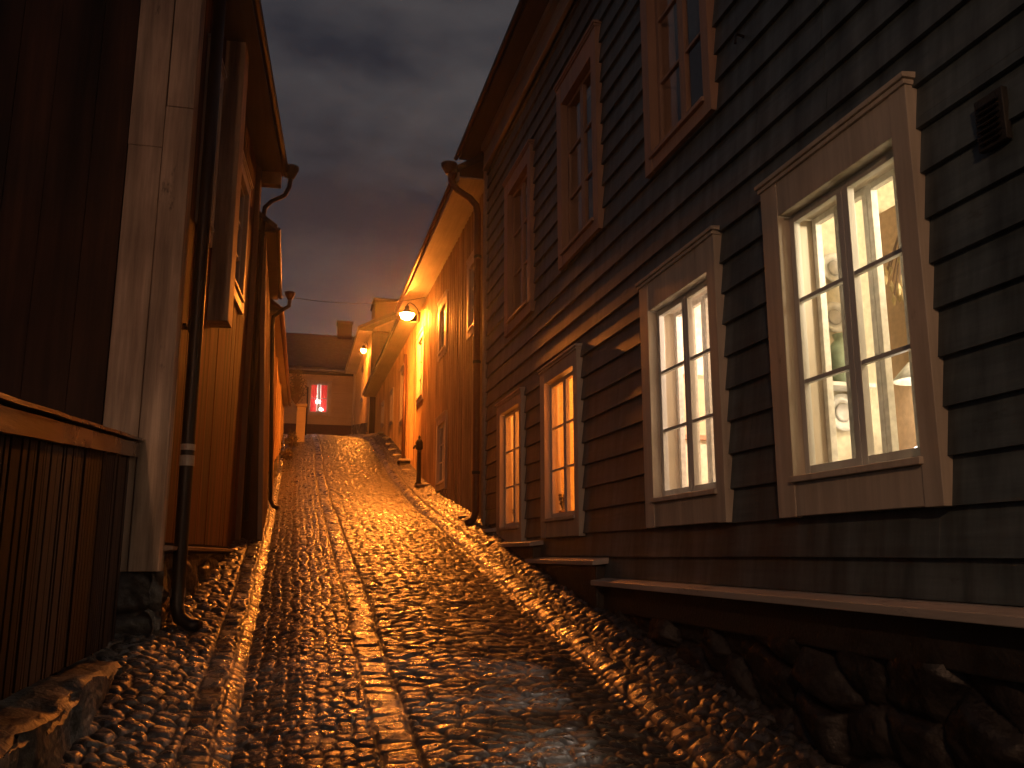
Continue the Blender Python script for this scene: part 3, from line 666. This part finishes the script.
m = M(); m.tube([(2.20, 34.1, 8.6), (2.20, 34.1, 6.2)], .05, 8); m.build('downpipe', MAT['whitetrim'], b4, smooth=True)

gable(BF, 27.44, .0, 8.68, -3.45, 10.52, 'darkred', b4)
# ================================================================ END HOUSE closing the alley
EF0 = 34.6
def EF(s, n, z): return (s, EF0-n, z)
end = thing('end_house', 'pale clapboard house closing the top of the alley with a red lit window', 'house', (1, EF0, 6.2))
eo, eh = ((.40, 1.34, 6.97, 8.35), (.52, 1.22, 7.08, 8.24))
m = clapboards(EF, -5, 7, 6.62, 8.6, [(eh[0]-.03, eh[1]+.03, eh[2]-.03, eh[3]+.03)], .16, 6.62); m.build('clapboard_wall', MAT['paleochre'], end)
backing(EF, -5, 7, 6.3, 8.7, [eh]).build('wall_core', MAT['roomdark'], end)
window(EF, end, eo, eh, 2, 2, n0=.03)
M(EF).box(-5, 7, -.1, .06, 5.6, 6.615).build('brick_plinth', MAT['brick'], end)
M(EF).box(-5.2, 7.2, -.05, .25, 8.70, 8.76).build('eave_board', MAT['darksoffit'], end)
m = M(EF); m.hexa([(-5.2, .30, 8.762), (7.2, .30, 8.762), (7.2, -4.2, 11.2), (-5.2, -4.2, 11.2), (-5.2, .30, 8.86), (7.2, .30, 8.86), (7.2, -4.2, 11.3), (-5.2, -4.2, 11.3)]); m.build('roof', MAT['tiles'], end)
ch = M(EF).box(1.65, 2.28, -4.3, -3.7, 10.8, 11.75).build('chimney', MAT['brick'], end)
M(EF).box(1.6, 2.33, -4.35, -3.65, 11.752, 11.85).build('chimney_cap', MAT['brick'], ch, end)
M(EF).box(-5, 7, -8.1, -8, 6, 8.7).box(-5, -4.9, -8, -.17, 6, 8.7).box(6.9, 7, -8, -.17, 6, 8.7).build('rear_walls', MAT['paleochre'], end)
M(EF).box(.1, 1.7, -1.25, -1.2, 6.8, 8.5).box(.1, .15, -1.2, -.17, 6.8, 8.5).box(1.65, 1.7, -1.2, -.17, 6.8, 8.5).box(.1, 1.7, -1.2, -.17, 6.75, 6.8).box(.1, 1.7, -1.2, -.17, 8.5, 8.55).build('room', MAT['innerwhite'], end)
plight('window_light', (.87, EF0+.7, 8.0), 16, (1, .75, .65), .1, end)
def ecurt(s0, s1, sag, label):
    m = M(EF); idx = []
    for i in range(25):
        u = i/24; row = []
        for j in range(9):
            v = j/8; s = s0+(s1-s0)*u*(1-sag*(1-v)*.0)+0
            row.append(m.P((s, -.16+.015*math.sin(u*24), 7.09+1.14*v)))
        idx.append(row)
    for i in range(24):
        for j in range(8): m.f.append([idx[i][j], idx[i+1][j], idx[i+1][j+1], idx[i][j+1]])
    o = m.build('curtain', MAT['redcloth'], smooth=True, recalc=False); o['label'] = label; o['category'] = 'curtain'; o['group'] = 'red curtains in the end window'
ecurt(.53, .79, 0, 'red curtain at the left of the far end window'); ecurt(.95, 1.21, 0, 'red curtain at the right of the far end window')
t = thing('window_lamp', 'small white lamp glowing between the red curtains of the end window', 'lamp', (.83, EF0+.12, 7.1))
M().lathe((.85, EF0+.13, 7.085), [(.06, 0), (.06, .02), (.015, .03), (.012, .45)], 10).build('lamp_stem', MAT['china'], t)
M().lathe((.85, EF0+.13, 7.55), [(.01, -.1), (.09, -.05), (.10, .02), (.05, .10), (.01, .11)], 12).build('globe', MAT['smalllamp'], t, smooth=True)
t = thing('flower_pot', 'red and white flowers at the foot of the end window', 'plant', (.85, EF0+.1, 7.09))
M().lathe((.96, EF0+.12, 7.085), [(.05, 0), (.07, .1), (.05, .1)], 10).build('pot', MAT['china'], t)
M().lathe((.96, EF0+.12, 7.18), [(.02, 0), (.10, .03), (.09, .09), (.02, .12)], 10).build('blossom', MAT['smalllamp'], t)  # blossom is no lamp; its lit look comes from a glowing material

# ================================================================ LEFT SIDE
LA = 4.0
LF = frame(-.80, 5.85, LA, -1)
red = thing('red_house', 'tall red boarded house on the left with a worn white corner and black downpipe', 'house', (-.8, 7, 1.4))
lw = [((2.05, 2.95, 3.95, 5.30), (2.15, 2.85, 4.08, 5.18)), ((.42, .98, 3.95, 5.4), (.50, .90, 4.08, 5.25))]
lh = [b for a, b in lw]
L1 = 3.8
vboards(LF, .10, L1-.16, 1.68, 5.85, lh, .19, .0, .02, 21).build('board_wall', MAT['redboard'], red)
backing(LF, .0, L1-.02, 1.3, 5.85, lh).build('wall_core', MAT['roomdark'], red)
for a, b in lw: window(LF, red, a, b, 2, 3, n0=.012, trimmat='whitetrim', cap=True)
M(LF).box(.2, L1-.1, -1.6, -1.5, 1.5, 5.8).build('inner_wall', MAT['roomdark'], red)
# corner boards: street side strip, and two planks on the gable face (facing down the hill)
M(LF).box(.002, .13, -.02, .030, 1.50, 5.86).build('corner_board', MAT['worncolumn'], red, bevel=.004)
def GBF(s, n, z): return (-.80-s, 5.85-n, z)     # gable face: s to the left, n toward the camera
ca = M(GBF); ca.box(-.030, .145, -.03, .034, 1.50, 4.58); ca.box(-.030, .140, -.03, .034, 4.584, 7.0); ca.build('corner_board', MAT['worncolumn'], red, bevel=.005)
ca = M(GBF); ca.box(.149, .36, -.03, .026, 1.50, 4.28); ca.box(.149, .365, -.03, .022, 4.284, 7.2); ca.build('corner_board', MAT['worncolumn'], red, bevel=.005)
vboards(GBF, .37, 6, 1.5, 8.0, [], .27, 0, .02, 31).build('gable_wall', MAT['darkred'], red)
M(GBF).box(.0, 6, -.14, -.032, 1.0, 8.0).build('gable_core', MAT['roomdark'], red)
M(LF).hexa([(0, -.12, 1.60), (L1, -.12, 1.60), (L1, .075, 1.63), (0.1, .075, 1.63), (0, -.12, 1.675), (L1, -.12, 1.675), (L1, .08, 1.655), (0.1, .08, 1.655)]).build('water_table', MAT['brownpost'], red, bevel=.004)
rubble('foundation', LF, -.02, L1, 1.61, lambda s: gz(-.8, 5.85+s)-.2, red, seed=11, depth=.07, n0=-.03)
rubble('foundation', GBF, -.06, 1.2, 1.50, lambda s: .75, red, seed=14, depth=.07, n0=-.05)
# log corner boxing, upper part of the wall
m = M(LF); m.box(1.18, 1.42, -.02, .165, 3.42, 5.86); m.build('corner_boxing', MAT['worncolumn'], red, bevel=.006)
m = M(LF); m.box(L1-.15, L1, -.02, .045, 1.68, 5.86); m.build('corner_board', MAT['brownpost'], red, bevel=.006)
# eave
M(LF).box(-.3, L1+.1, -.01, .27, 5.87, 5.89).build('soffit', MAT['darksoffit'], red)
M(LF).box(L1-.02, L1+.09, .0, .25, 5.72, 5.868).build('eave_end', MAT['ochreboard'], red)
m = M(LF); m.hexa([(-.35, .29, 5.892), (L1+.12, .29, 5.892), (L1+.12, -4, 9.4), (-.35, -4, 9.4), (-.35, .29, 5.97), (L1+.12, .29, 5.97), (L1+.12, -4, 9.5), (-.35, -4, 9.5)])
m.tube([(-.35, .30, 5.92), (L1+.12, .30, 5.90)], .035, 8); m.build('roof', MAT['roofmetal'], red)
M(LF).box(L1-.1, L1-.02, -6, -.17, 1, 5.8).box(0, L1, -6.1, -6, 1, 5.8).build('rear_walls', MAT['redboard'], red)
# near downpipe
def lp(s, n, z): return LF(s, n, z)
dpn = M(LF).tube([(.34, .085, 5.85), (.34, .085, 4), (.34, .085, 2.6), (.33, .09, 1.5), (.33, .09, 1.27), (.30, .12, 1.2), (.27, .19, 1.155), (.25, .25, 1.15)], .045, 16).build('downpipe', MAT['blackmetal'], red, smooth=True)
for z, h in ((1.36, .03), (2.22, .035), (2.31, .02)): M().lathe(LF(.338, .087, z), [(.046, -h), (.0485, -h), (.0485, h), (.046, h)], 16).build('tape_band', MAT['tape'], dpn, red)
m = M(LF); m.tube([(.34, .04, 3.15), (.34, .05, 3.15)], .055, 12); m.box(.28, .40, -.02, .03, 3.14, 3.155); m.build('pipe_bracket', MAT['ironpost'], dpn, red)
# far downpipe with hopper at the eave end
hx_, hy_ = LF(L1+.0, .34, 0)[:2]
dpf = M(LF).tube([(L1-.02, .36, 5.86), (L1-.02, .35, 5.70), (L1-.0, .30, 5.60), (L1, .16, 5.52), (L1, .09, 5.44), (L1-.02, .085, 5.3), (L1-.02, .085, 1.95)], .026, 12).build('downpipe', MAT['blackmetal'], red, smooth=True)
M().lathe(LF(L1-.02, .36, 5.88), [(.035, -.08), (.045, -.06), (.085, .02), (.09, .06), (.08, .06)], 14).build('hopper', MAT['blackmetal'], dpf, red, smooth=True)

# second left house, protruding slightly, leaning back
SF = frame(-.30, 9.70, 0, -1, lean=.04)
l2 = thing('dark_house', 'narrow dark house on the left behind the red one, its street wall orange lit', 'house', (-.4, 11, 1.9))
vboards(SF, .02, 2.55, 1.7, 5.12, [], .14, .03, .02, 41).build('board_wall', MAT['ochreboard'], l2)
M(SF).box(0, 2.55, -.16, -.021, 1.5, 5.12).build('wall_core', MAT['roomdark'], l2)
m = M(SF); m.box(-.03, -.001, -4.5, .0, 1.55, 5.12); m.build('end_wall', MAT['darkred'], l2)
M(SF).box(-.035, .09, -.02, .03, 1.55, 5.12).build('corner_board', MAT['brownpost'], l2, bevel=.004)
rubble('foundation', SF, -.05, 2.6, 1.8, lambda s: gz(-.4, 9.7+s)-.2, l2, seed=17, depth=.06, n0=-.02)
M(SF).box(-.1, 2.6, -.05, .13, 5.14, 5.16).build('soffit', MAT['roofmetal'], l2)
m = M(SF); m.hexa([(-.12, .15, 5.162), (2.62, .15, 5.162), (2.62, -4, 8.2), (-.12, -4, 8.2), (-.12, .15, 5.23), (2.62, .15, 5.23), (2.62, -4, 8.3), (-.12, -4, 8.3)])
m.tube([(-.12, .165, 5.18), (2.6, .165, 5.17)], .02, 8); m.build('roof', MAT['roofmetal'], l2)
d2 = M(SF).tube([(2.45, .29, 5.14), (2.45, .28, 5.02), (2.45, .18, 4.95), (2.45, .07, 4.85), (2.45, .06, 4.7), (2.45, .06, 2.32), (2.43, .10, 2.24), (2.40, .16, 2.21)], .028, 10).build('downpipe', MAT['blackmetal'], l2, smooth=True)
M().lathe(SF(2.45, .29, 5.17), [(.028, -.06), (.04, -.04), (.07, .02), (.075, .05), (.065, .05)], 12).build('hopper', MAT['brownmetal'], d2, l2, smooth=True)

TF = frame(-.40, 12.28, .9, -1, lean=.01)
l3 = thing('orange_lit_house', 'boarded house on the left near the hilltop, bright orange in the lamp light', 'house', (-.4, 16, 3))
vboards(TF, .02, 8, 2.1, 4.93, [], .3, .06, .03, 51).build('board_wall', MAT['ochreboard'], l3)
M(TF).box(0, 8, -.16, -.021, 2, 4.93).build('wall_core', MAT['roomdark'], l3)
for s in (.1, 2.9, 5.3, 7.9): M(TF).box(s-.08, s+.08, -.02, .055, 2.1, 4.93).build('pilaster', MAT['ochreboard'], l3, bevel=.005)
M(TF).box(-.05, 8.1, -.05, .14, 4.95, 4.97).build('soffit', MAT['soffit'], l3)
m = M(TF); m.hexa([(-.05, .16, 4.972), (8.12, .16, 4.972), (8.12, -4, 8), (-.05, -4, 8), (-.05, .16, 5.04), (8.12, .16, 5.04), (8.12, -4, 8.1), (-.05, -4, 8.1)])
m.tube([(-.05, .18, 5.0), (8.1, .18, 4.98)], .03, 8); m.build('roof', MAT['brownmetal'], l3)
rubble('foundation', TF, 0, 8, 2.6, lambda s: gz(-.3, 12.3+s)-.3, l3, seed=19, depth=.05, n0=.0, res=.05, zvary=lambda s: s*.17)
M(TF).box(7.9, 8, -4, -.1, 3, 4.9).build('end_wall', MAT['ochreboard'], l3)

# ---- fence and retaining wall, bottom left
FX = -.985
FR = frame(FX, 0, 0, -1)
fe = thing('plank_fence', 'dark vertical plank fence with a wet orange glinting cap rail, bottom left', 'fence', (FX, 4.5, 1.1))
rn = random.Random(5); m = M(FR); s = .2
def ftop(s): return 2.30+.075*(s-5.8)
while s < 5.74:
    e = s+rn.uniform(.028, .075); nn = rn.choice([0, .004, .008, .012, .008])
    m.hexa([(s+.003, -.02+nn, 1.09), (e-.003, -.02+nn, 1.09), (e-.003, .004+nn, 1.09), (s+.003, .004+nn, 1.09), (s+.003, -.02+nn, ftop(s)-.02), (e-.003, -.02+nn, ftop(e)-.02), (e-.003, .004+nn, ftop(e)-.02), (s+.003, .004+nn, ftop(s)-.02)])
    s = e
m.box(.2, 5.74, -.045, -.021, 1.09, 2.0)
m.build('planks', MAT['fenceboard'], fe, bevel=.002)
def rail(n0, n1, za, zb, s0=.2, s1=5.8):
    m = M(FR); K = 24
    for i in range(K):
        u0 = s0+(s1-s0)*i/K; u1 = s0+(s1-s0)*(i+1)/K
        w0 = .0015*math.sin(u0*9.1); w1 = .0015*math.sin(u1*9.1)
        m.hexa([(u0, n0, ftop(u0)+za+w0), (u1, n0, ftop(u1)+za+w1), (u1, n1, ftop(u1)+za-.004+w1), (u0, n1, ftop(u0)+za-.004+w0), (u0, n0, ftop(u0)+zb+w0), (u1, n0, ftop(u1)+zb+w1), (u1, n1, ftop(u1)+zb-.015+w1), (u0, n1, ftop(u0)+zb-.015+w0)])
    return m
rail(-.04, .055, -.10, -.004).build('rail_board', MAT['fencecap'], fe)
rail(-.06, .085, -.002, .025).build('cap_rail', MAT['fencecap'], fe)
m = M(FR)
for s in (1.0, 2.8, 4.6): m.box(s, s+.09, -.13, -.03, 1.0, 2.15+.07*(s-4.6))
m.build('post', MAT['fenceboard'], fe)
rw = thing('retaining_wall', 'low rough stone retaining wall under the plank fence, bottom left', 'wall', (-.83, 4, .7))
RF = frame(-.86, 0, 0, -1)
rubble('stone_face', RF, .3, 5.7, 1.03, lambda s: gz(-.83, s)-.15, rw, cx=.7, cz=.5, seed=23, depth=.05, n0=-.0, zvary=lambda s: .03*np.sin(s*3.1)+.02*np.sin(s*7.7)-.02*(s > 4.7))
ss = np.arange(.3, 5.72, .03); uu = np.linspace(0, 1, 14)
Sg, U = np.meshgrid(ss, uu, indexing='ij'); Nn = .045-U*.45
Zt = 1.035+.03*np.sin(Sg*3.1)*(1-U)+.02*np.sin(Sg*7.7)*(1-U)+.03*vnoise(Sg, U*.4, 9, 3)+.03*U+.02*vnoise(Sg, U*.4, 30, 5)
Zt[:, 0] -= .03
V = np.array([RF(a, b, c) for a, b, c in zip(Sg.ravel(), Nn.ravel(), Zt.ravel())])-np.array((-.83, 4, .7))
o = gridmesh('stone_top', V, len(ss), 14, MAT['rubble']); o.parent = rw

# ================================================================ STREET FURNITURE
def lamp(label, wall, head, mat, r=.13):
    t = thing('street_lamp', label, 'street lamp', wall, group='wall mounted street lamps')
    wx_, wy_, wz = wall; x, y, z = head
    t0 = Vector(wall); h = Vector(head)
    top = h+Vector((0, 0, .20))
    mid = (t0+top)/2+Vector((0, 0, .12))
    M().tube([t0, t0.lerp(mid, .5)+Vector((0, 0, .05)), mid, mid.lerp(top, .6)+Vector((0, 0, .035)), top, h+Vector((0, 0, .16))], .012, 8).build('arm', MAT['ironpost'], t, smooth=True)
    s = 1 if wx_ > 1 else -1
    M().box(wx_-.03, wx_+.02, wy_-.05, wy_+.05, wz-.11, wz+.09).build('wall_plate', MAT['ironpost'], t, bevel=.004)
    M().lathe(h, [(.03, .17), (.045, .15), (.055, .09), (r*1.12, .03), (r*1.25, .0), (r*1.23, -.006), (r*1.05, .024), (.04, .075)], 24).build('lamp_shade', MAT['enamel'], t, smooth=True)
    M().lathe(h, [(.02, .02), (r, .012), (r*1.02, -.01), (r*.85, -.06), (r*.5, -.095), (.01, -.108)], 20).build('bulb', MAT[mat], t, smooth=True)
lamp('brightest street lamp, on a curved arm from the ochre house on the right', (2.33, 16.75, 6.27), (1.99, 16.15, 6.14), 'sodiumbulb', .13)
lamp('farther street lamp by the pale cottage near the hilltop', (2.26, 28.7, 8.45), (2.08, 28.2, 8.22), 'sodiumbulb2', .09)
lamp('street lamp on a tall pole at the bottom of the alley, behind the viewer', (-1.75, -4.5, 5.0), (-1.35, -4.3, 4.7), 'sodiumbulb3', .14)
bl = [o for o in bpy.data.objects if o.type == 'EMPTY' and o.get('label', '').endswith('behind the viewer')][0]
M().tube([(-1.80, -4.5, gz(-1.3, -4.5)-.3), (-1.80, -4.5, 5.3)], [.06, .04], 12).build('pole', MAT['ironpost'], bl, smooth=True)
# post beside the ochre house
t = thing('iron_post', 'slim dark iron post with a knobbed top on the stone step of the ochre house', 'post', (2.16, 15.3, 2.8))
M().lathe((2.16, 15.3, 2.80), [(.07, 0), (.07, .04), (.045, .06), (.035, .6), (.038, .62)], 12).build('shaft', MAT['ironpost'], t, smooth=True)
M().lathe((2.16, 15.3, 3.42), [(.038, 0), (.065, .03), (.065, .14), (.05, .18), (.02, .2), (.025, .24), (.005, .27)], 12).build('cap', MAT['ironpost'], t, smooth=True)
M().tube([(2.16, 15.3, 3.5), (2.08, 15.25, 3.5), (2.05, 15.24, 3.44)], .02, 8).build('spout', MAT['ironpost'], t, smooth=True)
# overhead wire
pts = []
A = Vector((-.36, 12.1, 5.16)); B_ = Vector((2.3, 15.9, 6.43))
for i in range(25):
    u = i/24; p = A.lerp(B_, u); p.z -= .32*4*u*(1-u)*.4; pts.append(tuple(p))
o = M().tube(pts, .006, 5).build('overhead_wire', MAT['blackmetal'], smooth=True); o['label'] = 'thin dark wire sagging across the alley against the sky'; o['category'] = 'wire'
# gate post and shrub at the end of the left row
t = thing('gate_post', 'short square orange lit gate post at the left near the hilltop', 'post', (.12, 21.2, 4.2))
M().box(.03, .24, 21.1, 21.3, 4.1, 5.08).build('post_shaft', MAT['paleochre'], t, bevel=.01); M().box(.0, .27, 21.07, 21.33, 5.082, 5.15).build('post_cap', MAT['paleochre'], t, bevel=.01)
o = M().tube([(.30, 24, 4.7), (.30, 24, 6.1)], .02, 8).build('thin_pole', MAT['ironpost'], smooth=True); o['label'] = 'thin upright pole beside the gate post in front of the end house'; o['category'] = 'pole'
def shrub(c, rx, rz, label, n=420, seed=1, low=False):
    rn = random.Random(seed); t = thing('shrub', label, 'shrub', c)
    m = M(); lf = M(); c = Vector(c)
    for i in range(46):
        a = rn.uniform(0, 6.28); el = rn.uniform(.3, 1.5)
        d = Vector((math.cos(a)*math.cos(el)*rx, math.sin(a)*math.cos(el)*rx, math.sin(el)*rz))*rn.uniform(.8, 1.15)
        mid = c+d*.5+Vector((rn.uniform(-.05, .05), rn.uniform(-.05, .05), rn.uniform(0, .08)))
        m.tube([c, mid, c+d], [.012, .007, .003], 5)
        for k in range(n//46):
            u = rn.uniform(.35, 1.05); p = c+d*u+Vector([rn.gauss(0, .05) for _ in range(3)]); s_ = rn.uniform(.012, .028)
            q = Vector([rn.gauss(0, 1) for _ in range(3)]).normalized(); e1 = q.orthogonal().normalized()*s_; e2 = q.cross(e1).normalized()*s_*.6
            b = len(lf.v); lf.v += [tuple(p-e1), tuple(p+e2), tuple(p+e1), tuple(p-e2)]; lf.f.append([b, b+1, b+2, b+3])
    m.build('branches', MAT['twig'], t); lf.build('foliage', MAT['leaf'], t, recalc=False)
shrub((.0, 20.9, 5.1), .32, .85, 'dry twiggy shrub rising above the gate post, beside the last house on the left', 1400, 2)
shrub((-.06, 19.9, 3.95), .22, .30, 'low tuft of weeds at the foot of the left wall near the hilltop', 600, 3)
shrub((-.12, 18.2, 3.5), .16, .2, 'small clump of weeds against the left wall lower down the hill', 400, 4)

# ---------------------------------------------------------------- misty night air
h = M().box(-62, 62, -17, 62, -4.5, 13).build('haze', MAT['pane']); h['kind'] = 'stuff'
hm = bpy.data.materials.new('misty_air'); hm.use_nodes = True; n = hm.node_tree.nodes; n.clear()
oo = n.new('ShaderNodeOutputMaterial'); pv = n.new('ShaderNodeVolumePrincipled'); pv.inputs['Color'].default_value = (.9, .9, .9, 1)
pv.inputs['Density'].default_value = .0028; pv.inputs['Anisotropy'].default_value = .86
hm.node_tree.links.new(pv.outputs[0], oo.inputs['Volume']); h.data.materials.clear(); h.data.materials.append(hm)
